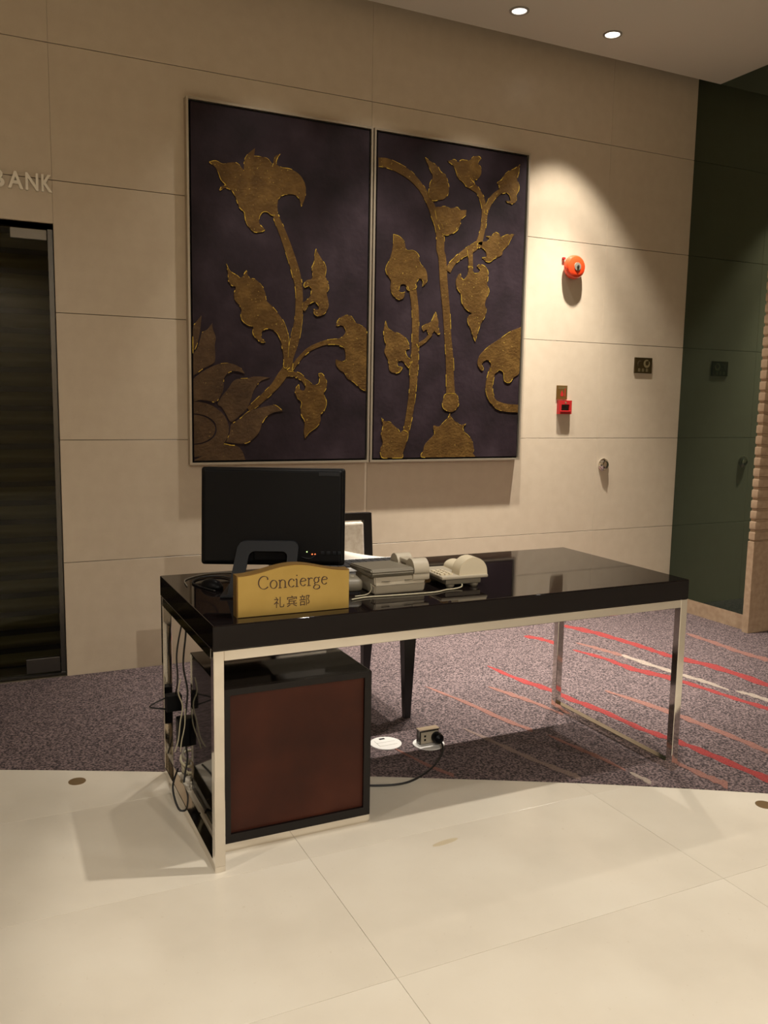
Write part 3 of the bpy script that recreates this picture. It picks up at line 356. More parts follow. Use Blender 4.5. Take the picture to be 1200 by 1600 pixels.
# ---------------------------------------------------------------- the two paintings
PY = WY - .05
def smooth_outline(pts, sub=4):
    """Catmull-Rom through the points, broken at sharp tips so that they stay sharp."""
    n = len(pts); P = [Vector((p[0], p[1], 0)) for p in pts]; corner = []
    for i in range(n):
        a = (P[i - 1] - P[i]); b = (P[(i + 1) % n] - P[i]); corner.append(a.length > 0 and b.length > 0 and a.angle(b) < math.radians(82))
    out = []
    for i in range(n):
        p1, p2 = P[i], P[(i + 1) % n]; p0 = p1 if corner[i] else P[i - 1]; p3 = p2 if corner[(i + 1) % n] else P[(i + 2) % n]
        for k in range(sub):
            t = k / sub
            out.append(.5 * ((2 * p1) + (p2 - p0) * t + (2 * p0 - 5 * p1 + 4 * p2 - p3) * t * t + (3 * p1 - p0 - 3 * p2 + p3) * t ** 3))
    return [(v.x, v.y) for v in out]
def painting(x0, x1, label):
    t = empty('floral_painting', ((x0 + x1) / 2, WY, 1.068)); tag(t, label, 'painting', 'gold flower paintings on the stone wall'); W2 = (x1 - x0) / 2; H = 1.818
    F = .022; b_ = bmesh.new(); o4 = [(-W2, 0), (W2, 0), (W2, H), (-W2, H)]; i4 = [(-W2 + F * .5, F * .5), (W2 - F * .5, F * .5), (W2 - F * .5, H - F * .5), (-W2 + F * .5, H - F * .5)]
    rows = [[b_.verts.new((x, y, z)) for x, z in q] for q, y in ((o4, -.0005), (o4, -.050), (i4, -.050), (i4, -.030))]
    for r0, r1 in zip(rows, rows[1:]):
        for k in range(4): b_.faces.new((r0[k], r0[(k + 1) % 4], r1[(k + 1) % 4], r1[k]))
    link_bm('frame', b_, 'silver', t)
    b_ = bmesh.new(); add_box(b_, -W2 + F * .5, W2 - F * .5, -.030, -.004, F * .5, H - F * .5); link_bm('backing', b_, 'plastic_black', t)
    b_ = bmesh.new(); add_box(b_, -W2 + F, W2 - F, -.044, -.0302, F, H - F); link_bm('canvas', b_, 'canvas', t)
    return t, x0 + F, x1 - F
p1, a0, a1 = painting(.408, 1.424, 'left purple canvas with a gold blossom, curling stems and a lotus')
p2, c0, c1 = painting(1.432, 2.452, 'right purple canvas with gold leaves branching from a tall stem')
def relief(name, pts, t, m, h=.0025, gilt=.5, lab=None, maxlen=.06):
    """A raised gold motif on its canvas, with broken gold-leaf flecks along its outline."""
    lo, hi = (a0, a1) if t is p1 else (c0, c1); ox, oz = t.location.x, t.location.z
    pts = [(min(max(x, lo), hi) - ox, min(max(z, oz + .022), oz + 1.796) - oz) for x, z in pts]
    q = [pts[0]]
    for p in pts[1:]:
        if (Vector(p) - Vector(q[-1])).length > 4e-4: q.append(p)
    b_ = bmesh.new(); base = -.0438; add_prism(b_, q, lambda x, z: (x, base, z), lambda x, z: (x, base - h, z)); o = link_bm(name, b_, m, t)
    if lab: o['label'] = lab
    if gilt > 0:
        b_ = bmesh.new(); n = len(q); i = 0
        while i < n:
            run = random.randint(1, 3)
            if random.random() < gilt:
                wd = random.uniform(.0007, .0030)
                for k in range(i, min(i + run, n)):
                    A = Vector(q[k]); B = Vector(q[(k + 1) % n]); d = B - A
                    if d.length < 1e-5 or d.length > maxlen: continue
                    nn = Vector((-d.y, d.x)).normalized() * wd
                    vs = [b_.verts.new((v.x, base - h - .0006 + s * .0012, v.y)) for s in (0, 1) for v in (A + nn, A - nn * .4, B - nn * .4, B + nn)]
                    for f in ((0, 1, 2, 3), (4, 7, 6, 5), (0, 4, 5, 1), (1, 5, 6, 2), (2, 6, 7, 3), (3, 7, 4, 0)): b_.faces.new([vs[j] for j in f])
            i += run
        if len(b_.verts): link_bm('gilt_edge', b_, 'gilt', o)['kind'] = 'stuff'
        else: b_.free()
for i, (nm, pts) in enumerate(POLY):
    t = p1 if sum(p[0] for p in pts) / len(pts) < 1.43 else p2
    lot = nm == 'petal' and t is p1
    relief(nm, smooth_outline(pts), t, 'lotus' if lot else 'gold', .0025 + .0004 * (i % 3), .12 if lot else .50)
for i, s in enumerate(STEM):
    c_ = catmull([(x, z, 0) for x, z, w_ in s], 5); wv = catmull([(w_, 0, 0) for x, z, w_ in s], 5); L_, R_ = [], []
    for k, p in enumerate(c_):
        d = (c_[min(k + 1, len(c_) - 1)] - c_[max(k - 1, 0)]).normalized(); nrm = Vector((-d.y, d.x, 0)); hw = wv[k].x / 2
        # widths were measured along the horizontal or vertical: bring them square to the stem
        hw *= max(abs(d.x), abs(d.y)) * .98
        L_.append(p + nrm * hw); R_.append(p - nrm * hw)
    poly = [(v.x, v.y) for v in L_ + R_[::-1]]
    relief('stem', poly, p1 if s[0][0] < 1.43 else p2, 'gold', .0021 + .0001 * i, .30, maxlen=.032)
ro, ri = RING
k = (len(ro) - 1)
relief('lotus_ring', [tuple(p) for p in ro] + [(v[0] - .0, v[1]) for v in [[p[0] + (p[0] - a0) * .07, p[1] + (1 if p[1] > 1.262 else -1) * .006] for p in ri][::-1]], p1, 'lotus', .0023, .0)
relief('lotus_centre', [tuple(p) for p in ri], p1, 'lotus', .0026, .0)

# ---------------------------------------------------------------- fittings on the wall
bell = empty('alarm_bell', (2.822, WY, 2.262)); tag(bell, 'round red fire alarm bell on the stone wall', 'alarm bell')
lathe('back_box', [(.052, -.001), (.052, -.024)], 'red', bell, 28, 'Y')
lathe('gong', [(.066, -.016), (.072, -.020), (.0735, -.030), (.071, -.044), (.063, -.055), (.048, -.061), (.022, -.0635)], 'red', bell, 48, 'Y')
lathe('centre_washer', [(.026, -.0615), (.025, -.0665), (.012, -.068)], 'silver', bell, 24, 'Y')
lathe('centre_screw', [(.009, -.067), (.009, -.073), (.004, -.075)], 'steel_dark', bell, 6, 'Y')
box('bracket', (-.076, -.055, -.014, -.001, .044, .058), 'red_box', bell, .003)
mcp = empty('fire_call_point', (2.805, WY, 1.352)); tag(mcp, 'small red fire alarm call point with a dark window', 'call point')
bm = bmesh.new(); hw, hh = .049, .086
outer = [(-hw, 0), (hw, 0), (hw, hh), (-hw, hh)]; inner = [(-.031, .022), (.031, .022), (.031, .060), (-.031, .060)]
rows = [[bm.verts.new((x, y, z)) for x, z in q] for q, y in ((outer, -.0005), (outer, -.026), (inner, -.026), (inner, -.014))]
for r0, r1 in zip(rows, rows[1:]):
    for k in range(4): bm.faces.new((r0[k], r0[(k + 1) % 4], r1[(k + 1) % 4], r1[k]))
link_bm('housing', bm, 'red_box', mcp)
box('window', (-.031, .031, -.0145, -.0135, .022, .060), 'grey_window', mcp)
box('lower_lip', (-.040, .040, -.031, -.0255, .014, .020), 'red_box', mcp, .002)
o = lathe('indicator', [(.006, -.025), (.006, -.027)], 'plate_mark', mcp, 12, 'Y', (0, 0, .072)); o['label'] = 'pale spot above the window'
pl = empty('brass_notice', (2.788, WY, 1.444)); tag(pl, 'small brass notice plate with red mark above the call point', 'plaque')
box('plate', (-.041, .041, -.006, -.0005, 0, .088), 'brass_plate', pl, .001)
bm = bmesh.new(); add_prism(bm, [(-.010, .020), (.010, .020), (.012, .034), (.006, .046), (.000, .058), (-.006, .046), (-.012, .034)], lambda x, z: (x, -.0055, z), lambda x, z: (x, -.0066, z)); link_bm('flame_mark', bm, 'red_box', pl)
box('hand_mark', (.020, .026, -.0066, -.0055, .020, .070), 'red_box', pl)
for z in (.068, .076): box('text_line', (-.032, .032, -.0064, -.0055, z, z + .003), 'plate_mark', pl)
dp = empty('bronze_plaque', (3.442, WY, 1.628)); tag(dp, 'dark bronze plaque with two pale emblems near the mirror', 'plaque')
box('plate', (-.074, .074, -.010, -.0005, 0, .102), 'dark_plate', dp, .0015)
# crescent-like emblem on the right, a faint arc on the left, three small characters below
def arc_strip(name, cx, cz, r, wv, t0, t1, par, m, y=-.0112):
    b_ = bmesh.new(); n = 18; L1 = []; L2 = []
    for k in range(n + 1):
        t = math.radians(t0 + (t1 - t0) * k / n); ww = wv * (.35 + .65 * math.sin(math.pi * k / n))
        L1.append((cx + (r + ww) * math.cos(t), cz + (r + ww) * math.sin(t))); L2.append((cx + (r - ww) * math.cos(t), cz + (r - ww) * math.sin(t)))
    add_prism(b_, L1 + L2[::-1], lambda x, z: (x, -.0095, z), lambda x, z: (x, y, z)); return link_bm(name, b_, m, par)
arc_strip('round_emblem', .028, .064, .021, .008, 60, 400, dp, 'plate_mark')
M['plate_faint'] = mat('plate_mark_faint', (.095, .070, .035), .45, .3)
arc_strip('arc_emblem', -.028, .058, .021, .005, 70, 215, dp, 'plate_faint')
for x in (-.036, -.004, .030):
    b_ = bmesh.new()
    for (u0, u1, v0, v1) in ((0, .018, .017, .020), (0, .018, .009, .012), (.002, .016, 0, .003), (0, .003, 0, .020), (.015, .018, 0, .020), (.0075, .0105, 0, .022)): add_box(b_, x - .009 + u0, x - .009 + u1, -.0112, -.0095, .010 + v0, .010 + v1)
    link_bm('small_character', b_, 'plate_mark', dp)
kn = empty('wall_stud', (3.152, WY, 1.022)); tag(kn, 'small round chrome knob sticking out of the stone wall', 'knob')
lathe('rosette', [(.042, -.0005), (.042, -.006), (.038, -.010)], 'chrome', kn, 28, 'Y')
lathe('dome', [(.034, -.009), (.033, -.016), (.026, -.024), (.014, -.028)], 'chrome', kn, 28, 'Y')
lathe('keyhole', [(.007, -.0265), (.007, -.0295)], 'steel_dark', kn, 14, 'Y', (.008, 0, -.012))

# ---------------------------------------------------------------- downlights in the ceiling
def downlight(x, y, lens, label):
    t = empty('downlight', (x, y, CEIL)); tag(t, label, 'downlight', 'recessed ceiling downlights')
    b_ = bmesh.new(); n = 40; prof = [(.052, .000), (.052, -.006), (.041, -.006), (.039, -.002), (.039, .000)]
    rg = [[b_.verts.new((r * math.cos(2 * math.pi * k / n), r * math.sin(2 * math.pi * k / n), z)) for k in range(n)] for r, z in prof]
    for r0, r1 in zip(rg, rg[1:]):
        for k in range(n): b_.faces.new((r0[k], r0[(k + 1) % n], r1[(k + 1) % n], r1[k]))
    auto_smooth(link_bm('trim_ring', b_, 'trim_grey', t))
    lathe('lens', [(.0385, -.0005), (.0385, -.003)], lens, t, 32)
downlight(2.69, 1.65, 'lens', 'ceiling downlight nearest the mirror, its lens fully bright')
downlight(2.07, 1.65, 'lens_dim', 'ceiling downlight further left, its silvery reflector showing')

# ---------------------------------------------------------------- concierge desk
desk = empty('desk', (0, 0, 0)); tag(desk, 'long black lacquered desk on square polished steel frame legs', 'desk')
DW, DD, DH, T = 1.833, .775, .76, .076; w_ = .032
box('desktop', (0, DW, 0, DD, DH - T, DH), 'black_gloss', desk, .004, 3)
e = .0015
def bar(name, b): return box(name, b, 'chrome', desk, .0015, 1)
zr = DH - T
for x0 in (e, DW - e - w_):
    for y0 in (e, DD - e - w_): bar('leg', (x0, x0 + w_, y0, y0 + w_, 0.0, zr))
    bar('foot_rail', (x0, x0 + w_, e + w_, DD - e - w_, 0.0, w_))
    bar('side_rail', (x0, x0 + w_, e + w_, DD - e - w_, zr - w_, zr))
bar('front_rail', (e + w_, DW - e - w_, e, e + w_, zr - w_, zr)); bar('back_rail', (e + w_, DW - e - w_, DD - e - w_, DD - e, zr - w_, zr))

cab = empty('pedestal_cabinet', (.055, .107, 0)); tag(cab, 'low black pedestal cabinet with mahogany front under the desk', 'cabinet')
cw, cd, chh = .502, .443, .527
b_ = bmesh.new(); add_box(b_, 0, cw, .022, cd - .008, .028, chh, .003, 2); auto_smooth(link_bm('carcass', b_, 'cab_gloss', cab)); box('added_back_board', (.004, cw - .004, cd - .0079, cd, .032, chh - .004), 'added_board', cab)  # unseen pale back board, added to brighten the rear leg's reflection
b_ = bmesh.new(); fo = [(0, .028), (cw, .028), (cw, chh), (0, chh)]; fi = [(.024, .056), (cw - .024, .056), (cw - .024, chh - .020), (.024, chh - .020)]
rows = [[b_.verts.new((x, y, z)) for x, z in q] for q, y in ((fo, .0219), (fo, 0), (fi, 0), (fi, .012))]
for r0, r1 in zip(rows, rows[1:]):
    for k in range(4): b_.faces.new((r0[k], r0[(k + 1) % 4], r1[(k + 1) % 4], r1[k]))
link_bm('front_frame', b_, 'cab_black', cab)
box('front_panel', (.0242, cw - .0242, .010, .0218, .0562, chh - .0202), 'wood', cab)
box('steel_plinth', (0, cw, .001, cd - .002, 0, .0278), 'chrome', cab, .001, 1)

# ---------------------------------------------------------------- concierge sign
cs = empty('desk_sign', (.089, .060, DH)); tag(cs, 'gold desk sign with wavy top reading Concierge', 'sign'); cs.rotation_euler = (0, 0, -.012)
SW = .362; top = []
for k in range(33):
    u = k / 32; top.append((SW * u, .128 + .026 * (.5 - .5 * math.cos(2 * math.pi * min(1, max(0, (u - .02) / .96)))) ** 1.0 - .002 * u))
b_ = bmesh.new(); add_prism(b_, [(0, 0), (SW, 0)] + top[::-1], lambda x, z: (x, .004, z), lambda x, z: (x, .044, z)); link_bm('block', b_, 'brass_edge', cs)
b_ = bmesh.new(); f_ = [(.003, .002), (SW - .002, .002)] + [(min(max(x, .003), SW - .002), z - .003) for x, z in top[::-1]]
add_prism(b_, f_, lambda x, z: (x, .0041, z), lambda x, z: (x, 0, z)); link_bm('face_plate', b_, 'brass', cs)
# old-style roman capitals and small letters drawn with a broad-nib stroke
def ell(cx, cy, rx, ry, t0, t1, n=26): return [(cx + rx * math.cos(math.radians(t0 + (t1 - t0) * k / n)), cy + ry * math.sin(math.radians(t0 + (t1 - t0) * k / n))) for k in range(n + 1)]
GL = {'C': (.92, [ell(.50, .5, .42, .49, 48, 318), [(.775, .865), (.80, .70)], [(.70, .93), (.79, .86)]]),
 'o': (.66, [ell(.33, .32, .26, .315, 0, 360)]),
 'n': (.76, [[(.16, 0), (.16, .58)], [(.05, .57), (.16, .62)], [(.16, .44)] + ell(.37, .40, .21, .22, 150, 0, 12) + [(.58, 0)], [(.04, .01), (.29, .01)], [(.46, .01), (.70, .01)]]),
 'c': (.56, [ell(.33, .32, .25, .31, 50, 318), [(.49, .56), (.50, .47)]]),
 'i': (.36, [[(.17, 0), (.17, .58)], [(.06, .57), (.17, .62)], [(.05, .01), (.30, .01)], [(.17, .84), (.17, .92)]]),
 'e': (.60, [[(.10, .38), (.52, .41)], ell(.32, .33, .235, .30, 18, 320)]),
 'r': (.50, [[(.16, 0), (.16, .58)], [(.05, .57), (.16, .62)], [(.16, .46), (.25, .57), (.36, .61), (.44, .57)], [(.43, .60), (.43, .53)], [(.04, .01), (.32, .01)]]),
 'g': (.62, [ell(.28, .41, .19, .21, 0, 360), [(.42, .56), (.50, .61), (.58, .60)], [(.20, .22), (.12, .13), (.17, .05), (.34, .03), (.50, -.02), (.54, -.12)] + ell(.30, -.16, .25, .145, 10, -200, 16) + [(.12, -.01), (.22, .04)]])}
def nib(b_, pts, s, ox, oz, y0, y1):
    P = [Vector((p[0], p[1], 0)) for p in pts]; rows = []
    for k, p in enumerate(P):
        d = (P[min(k + 1, len(P) - 1)] - P[max(k - 1, 0)]).normalized(); nrm = Vector((-d.y, d.x, 0))
        hw = .020 + .030 * abs(d.x * math.sin(math.radians(18)) + d.y * math.cos(math.radians(18)))
        A, B = p + nrm * hw, p - nrm * hw
        rows.append([b_.verts.new((ox + A.x * s, y0, oz + A.y * s)), b_.verts.new((ox + B.x * s, y0, oz + B.y * s)), b_.verts.new((ox + B.x * s, y1, oz + B.y * s)), b_.verts.new((ox + A.x * s, y1, oz + A.y * s))])
    for r0, r1 in zip(rows, rows[1:]):
        for k in range(4): b_.faces.new((r0[k], r0[(k + 1) % 4], r1[(k + 1) % 4], r1[k]))
    b_.faces.new(rows[0]); b_.faces.new(rows[-1][::-1])
adv = sum(GL[c][0] for c in 'Concierge') + .10 * 8; s_ = .040; gx = .063; gap = (.226 / s_ - sum(GL[c][0] for c in 'Concierge')) / 8
for c in 'Concierge':
    b_ = bmesh.new()
    for k, st in enumerate(GL[c][1]): nib(b_, st, s_, gx, .083, -.0006 - .00005 * k, .0005)
    o = link_bm('printed_letter', b_, 'letter', cs); o['label'] = 'printed letter ' + c
    gx += (GL[c][0] + gap) * s_
for c, x in (('\u793c', .114), ('\u5bbe', .155), ('\u90e8', .196)):
    o = text_obj('printed_character', c, .04, 'letter', cs, .0005, Matrix.Translation((x, -.0002, .022)), (.033, .034)); o['label'] = 'printed character ' + c

# ---------------------------------------------------------------- monitor
mon = empty('computer_monitor', (.313, .40, DH), math.atan2(-.2, .446)); tag(mon, 'black computer monitor seen from behind on the desk', 'monitor')
MW, MH, MZ = .490, .334, .087; tl = math.radians(-4)
def tilt(o): o.rotation_euler = (tl, 0, 0); o.location = (0, 0, MZ); return o
b_ = bmesh.new(); add_box(b_, -MW / 2, MW / 2, -.012, .016, 0, MH, .010, 3); tilt(auto_smooth(link_bm('bezel', b_, 'plastic_black', mon)))
b_ = bmesh.new(); add_box(b_, -MW / 2 + .008, MW / 2 - .008, -.034, -.011, .008, MH - .006, .016, 3); tilt(auto_smooth(link_bm('back_cover', b_, 'plastic_black', mon)))
b_ = bmesh.new(); add_box(b_, -MW / 2 + .014, MW / 2 - .014, .0155, .0165, .018, MH - .014); tilt(link_bm('screen', b_, 'grey_window', mon))
b_ = bmesh.new(); add_box(b_, .155, .225, -.0355, -.0335, MH - .026, MH - .014, .001, 1); tilt(link_bm('top_vent', b_, 'plastic_dark', mon))
# loop stand: a rounded arch from the back of the panel down to the desk, with a flat foot
b_ = bmesh.new(); arch_o = []; arch_i = []
def rrect(x0, x1, z0, z1, r): 
    P = [(x0, z0)]
    for k in range(7): t = math.pi - k * math.pi / 12; P.append((x0 + r + r * math.cos(t), z1 - r + r * math.sin(t)))
    for k in range(7): t = math.pi / 2 - k * math.pi / 12; P.append((x1 - r + r * math.cos(t), z1 - r + r * math.sin(t)))
    P.append((x1, z0)); return P
ao = rrect(-.110, .092, .004, .178, .024); ai = rrect(-.066, .058, .004, .146, .018)
add_prism(b_, ao + ai[::-1], lambda x, z: (x - .03 * (1 - z / .178) * (1 if x < 0 else .4), -.055 - .075 * (1 - z / .178), z), lambda x, z: (x - .03 * (1 - z / .178) * (1 if x < 0 else .4), -.037 - .075 * (1 - z / .178), z))
link_bm('stand_arch', b_, 'plastic_dark', mon)
box('stand_foot', (-.16, .12, -.145, .09, 0, .008), 'plastic_dark', mon, .003)
box('stand_hinge', (-.06, .05, -.050, -.030, .112, .150), 'plastic_black', mon, .004)
for x, z, m in ((.118, .078, 'led_green'), (.136, .070, 'led_red'), (.146, .070, 'led_red')):
    lathe('port_light', [(.0022, -.035), (.0022, -.0375)], m, mon, 10, 'Y', (x, 0, z + MZ - .025))
for x in (.165, .185, .205, .222): box('port_socket', (x, x + .012, -.039, -.034, MZ + .045, MZ + .055), 'plastic_dark', mon, .001, 1)
tube('signal_cable', [(.10, -.036, MZ + .034), (.13, -.040, MZ + .030), (.15, -.040, MZ + .045)], .0022, 'plastic_dark', mon)

# keyboard behind the monitor and phones
kb = empty('keyboard', (.74, .655, DH), -.05); tag(kb, 'pale keyboard with black keys at the back of the desk', 'keyboard')
box('keyboard_tray', (-.22, .22, -.075, .108, .0, .016), 'white', kb, .004)
b_ = bmesh.new()
for r in range(5):
    for k in range(15): add_box(b_, -.208 + k * .0278, -.184 + k * .0278, -.066 + r * .026, -.044 + r * .026, .0158, .023)
link_bm('key', b_, 'keys', kb)['kind'] = 'stuff'

# ---------------------------------------------------------------- telephones
ph = empty('desk_telephone', (.600, .200, DH), -.02); tag(ph, 'warm grey desk telephone with a raised sloping top behind the gold sign', 'telephone')
b_ = bmesh.new(); add_prism(b_, [(0, 0), (.16, 0), (.17, .028), (.165, .055), (.0, .062), (-.008, .030)], lambda y, z: (.004, y, z), lambda y, z: (.195, y, z)); bmesh.ops.bevel(b_, geom=list(b_.edges), offset=.004, segments=2, affect='EDGES', clamp_overlap=True); auto_smooth(link_bm('base', b_, 'phone', ph))
b_ = bmesh.new(); add_prism(b_, [(-.006, .0605), (.185, .0605), (.185, .078), (-.006, .088), (-.014, .075)], lambda y, z: (-.012, y, z), lambda y, z: (.150, y, z)); bmesh.ops.bevel(b_, geom=list(b_.edges), offset=.004, segments=2, affect='EDGES', clamp_overlap=True); auto_smooth(link_bm('sloping_body', b_, 'phone_dark', ph))
for x in (.03, .115): box('vent_slot', (x, x + .03, -.0085, -.006, .044, .046), 'phone_dark', ph)
box('seam', (.006, .193, -.0093, -.0075, .030, .0315), 'phone_dark', ph)
b_ = bmesh.new(); add_box(b_, .146, .212, -.010, .180, .040, .064, .006, 2); auto_smooth(link_bm('cradle', b_, 'phone', ph))
b_ = bmesh.new(); prof = [(-.010, .064)] + [(.024 + .036 * math.cos(math.radians(180 - a)), .070 + .042 * math.sin(math.radians(a))) for a in range(0, 181, 15)] + [(.060, .064)]
add_prism(b_, prof, lambda y, z: (.150, y, z), lambda y, z: (.208, y, z))
add_box(b_, .158, .200, .045, .150, .082, .100, .006, 2); add_prism(b_, [(y + .13, z - .003) for y, z in prof], lambda y, z: (.150, y, z), lambda y, z: (.208, y, z)); auto_smooth(link_bm('handset', b_, 'phone', ph))
pb = empty('small_telephone', (.882, .195, DH), -.05); tag(pb, 'cream telephone with a domed handset end on a flat grey base', 'telephone')
b_ = bmesh.new(); add_box(b_, -.002, .140, 0, .17, .012, .032, .005, 2); auto_smooth(link_bm('base', b_, 'phone_dark', pb))
b_ = bmesh.new(); add_box(b_, -.020, .165, -.006, .185, .0315, .044, .004, 2); auto_smooth(link_bm('top_plate', b_, 'phone', pb))
for x in (.012, .108):
    for y in (.015, .14): lathe('foot', [(.012, 0), (.016, .006), (.016, .0125)], 'phone_dark', pb, 14, 'Z', (x + .01, y, 0))
b_ = bmesh.new(); prof = [(.050, .0435)] + [(.107 + .056 * math.cos(math.radians(180 - a)), .052 + .054 * math.sin(math.radians(a))) for a in range(0, 181, 12)] + [(.164, .0435)]
add_prism(b_, prof, lambda x, z: (x, .000, z), lambda x, z: (x, .058, z)); add_prism(b_, [(.112 + (x - .107) * .66, .0435 + (z - .0435) * .45) for x, z in prof], lambda x, z: (x, .0585, z), lambda x, z: (x, .172, z))
bmesh.ops.bevel(b_, geom=[e_ for e_ in b_.edges if e_.calc_face_angle(0) > .9], offset=.006, segments=3, affect='EDGES', clamp_overlap=True); auto_smooth(link_bm('handset', b_, 'phone_light', pb))
b_ = bmesh.new()
for r in range(4):
    for k in range(3): add_box(b_, -.012 + k * .018, .000 + k * .018, .02 + r * .022, .034 + r * .022, .0435, .049)
link_bm('key', b_, 'phone_light', pb)['kind'] = 'stuff'
z_ = DH + .003
cc = tube('telephone_cord', [(.50, .150, z_), (.56, .165, z_), (.64, .158, z_), (.74, .150, z_), (.82, .150, z_), (.865, .168, z_), (.905, .172, z_), (.935, .178, z_ + .004), (.95, .205, z_ + .012)], .0026, 'cable_white'); tag(cc, 'cream telephone cord looping across the black desktop', 'cord')
cc = tube('thin_cord', [(.53, .19, z_), (.575, .20, z_), (.60, .215, z_ + .01), (.605, .23, z_ + .03)], .002, 'cable_white'); tag(cc, 'short thin cord curling beside the gold sign', 'cord')
rc = empty('desk_accessory', (.560, .285, DH), -.2); tag(rc, 'olive grey rounded device between gold sign and grey telephone', 'device')
b_ = bmesh.new(); add_box(b_, -.045, .030, -.05, .06, .004, .050, .018, 3); auto_smooth(link_bm('body', b_, 'phone_dark', rc)); lathe('button', [(.006, .0495), (.006, .052)], 'phone', rc, 12, 'Z', (0, 0, 0)); box('foot_pad', (-.03, .02, -.04, .05, 0, .0045), 'rubber', rc)
# loose leads and a mouse at the left end of the desktop
cc = tube('monitor_lead', [(.120, .435, DH + .003), (.09, .52, DH + .003), (.08, .60, DH + .004), (.13, .67, DH + .004), (.20, .66, DH + .004), (.24, .56, DH + .004)], .0030, 'rubber'); tag(cc, 'black lead curled on the desktop left of the monitor', 'cable')
cc = tube('grey_lead', [(.05, .55, DH + .003), (.07, .66, DH + .003), (.16, .73, DH + .003), (.24, .73, DH + .003), (.30, .70, DH + .003)], .0022, 'cable_clear'); tag(cc, 'thin grey lead at the back left of the desktop', 'cable')
ms = empty('computer_mouse', (.125, .505, DH), .5); tag(ms, 'black computer mouse at the left end of the desk', 'mouse')
b_ = bmesh.new(); bmesh.ops.create_uvsphere(b_, u_segments=20, v_segments=12, radius=1)
for v in b_.verts: v.co = Vector((v.co.x * .028, v.co.y * .05, max(v.co.z, 0) * .030 + .002))
link_bm('body', b_, 'plastic_black', ms, True); box('scroll_wheel', (-.003, .003, -.038, -.022, .020, .028), 'plastic_dark', ms, .001)

# ---------------------------------------------------------------- chair and its pillow
ch = empty('upholstered_chair', (.872, 1.12, 0)); tag(ch, 'black framed chair with cream padded back behind the desk', 'chair')
def leg(x, y, top, lean=0):
    b_ = bmesh.new(); a, c_ = .030, .014
    lo = [b_.verts.new((x + sx * c_, y + sy * c_ + lean, CZ)) for sx, sy in ((-1, -1), (1, -1), (1, 1), (-1, 1))]; hi = [b_.verts.new((x + sx * a, y + sy * a * .8, top)) for sx, sy in ((-1, -1), (1, -1), (1, 1), (-1, 1))]
    for k in range(4): b_.faces.new((lo[k], lo[(k + 1) % 4], hi[(k + 1) % 4], hi[k]))
    b_.faces.new(lo[::-1]); b_.faces.new(hi); link_bm('leg', b_, 'chair_black', ch)
for x in (-.222, .236): leg(x, -.205, .40); leg(x, .225, .40, .03)
box('seat_frame', (-.252, .266, -.235, .255, .385, .425), 'chair_black', ch, .004)
b_ = bmesh.new(); add_box(b_, -.248, .262, -.232, .215, .424, .480, .022, 3); auto_smooth(link_bm('seat_cushion', b_, 'upholstery', ch))
for x in (-.252, .226): 
    b_ = bmesh.new(); add_prism(b_, [(.218, .42), (.256, .42), (.300, .872), (.265, .872)], lambda y, z: (x, y, z), lambda y, z: (x + .040, y, z)); link_bm('back_post', b_, 'chair_black', ch)
b_ = bmesh.new(); add_prism(b_, [(.262, .838), (.2965, .838), (.300, .8725), (.265, .8725)], lambda y, z: (-.2119, y, z), lambda y, z: (.2259, y, z)); link_bm('top_rail', b_, 'chair_black', ch)
b_ = bmesh.new(); add_box(b_, -.207, .221, -.026, .020, 0, .350, .016, 3); o = auto_smooth(link_bm('back_pad', b_, 'upholstery', ch)); o.location = (0, .240, .483); o.rotation_euler = (-.098, 0, 0)
pw = empty('white_pillow', (.990, 1.06, .483)); tag(pw, 'white pillow corner standing up on the chair seat', 'pillow')
b_ = bmesh.new(); bmesh.ops.create_grid(b_, x_segments=12, y_segments=12, size=1)
vs0 = list(b_.verts); top_ = {}
for v in vs0:
    u, t = v.co.x, v.co.y; th = .045 * ((1 - u * u) * (1 - t * t)) ** .5; top_[v] = (u * .13 * (1 - .06 * (1 - t * t)), th, t * .126 * (1 - .06 * (1 - u * u)))
b2 = bmesh.new(); idx = {}
for s in (1, -1):
    for v in vs0: x, y, z = top_[v]; idx[(v, s)] = b2.verts.new((x, -s * y, z))
for f in b_.faces:
    for s in (1, -1): b2.faces.new([idx[(v, s)] for v in f.verts])
bmesh.ops.remove_doubles(b2, verts=b2.verts, dist=1e-5); b_.free(); o = link_bm('cushion', b2, 'pillow', pw, True); o.location = (-.065, 0, .132); o.rotation_euler = (-.15, .18, -.25)

# ---------------------------------------------------------------- floor boxes, plug and cables
def floor_box(x, y, label, top):
    t = empty('floor_box', (x, y, CZ)); tag(t, label, 'floor box', 'white round floor boxes')
    lathe('rim', [(.066, 0), (.066, .003), (.060, .005)], 'white', t, 40)
    return t
f1 = floor_box(.893, .680, 'round white closed floor box on the carpet beside the cabinet', True)
box('lid', (-.040, .040, -.030, .030, .0045, .007), 'white', f1, .001); box('latch', (-.012, .012, .034, .044, .0045, .0065), 'plastic_dark', f1); box('lid_seam', (-.041, .041, -.0006, .0006, .0068, .0074), 'trim_grey', f1)
f2 = floor_box(1.055, .606, 'round white floor box with its socket block popped up', False)
hd = box('pop_up_block', (-.045, .045, -.004, .026, .004, .062), 'steel_dark', f2, .002); fc = box('socket_face', (-.040, .040, -.008, -.0035, .008, .056), 'phone', f2, .001)
for x in (-.026, .014):
    for z in (.020, .036): box('socket_slot', (x, x + .008, -.0092, -.0075, z, z + .008), 'plastic_black', f2)
box('block_top', (-.047, .047, -.009, .028, .0618, .066), 'chrome', f2, .001)
pg = empty('power_plug', (1.083, .592, CZ + .032)); tag(pg, 'black power plug pushed into the popped-up floor socket', 'plug')
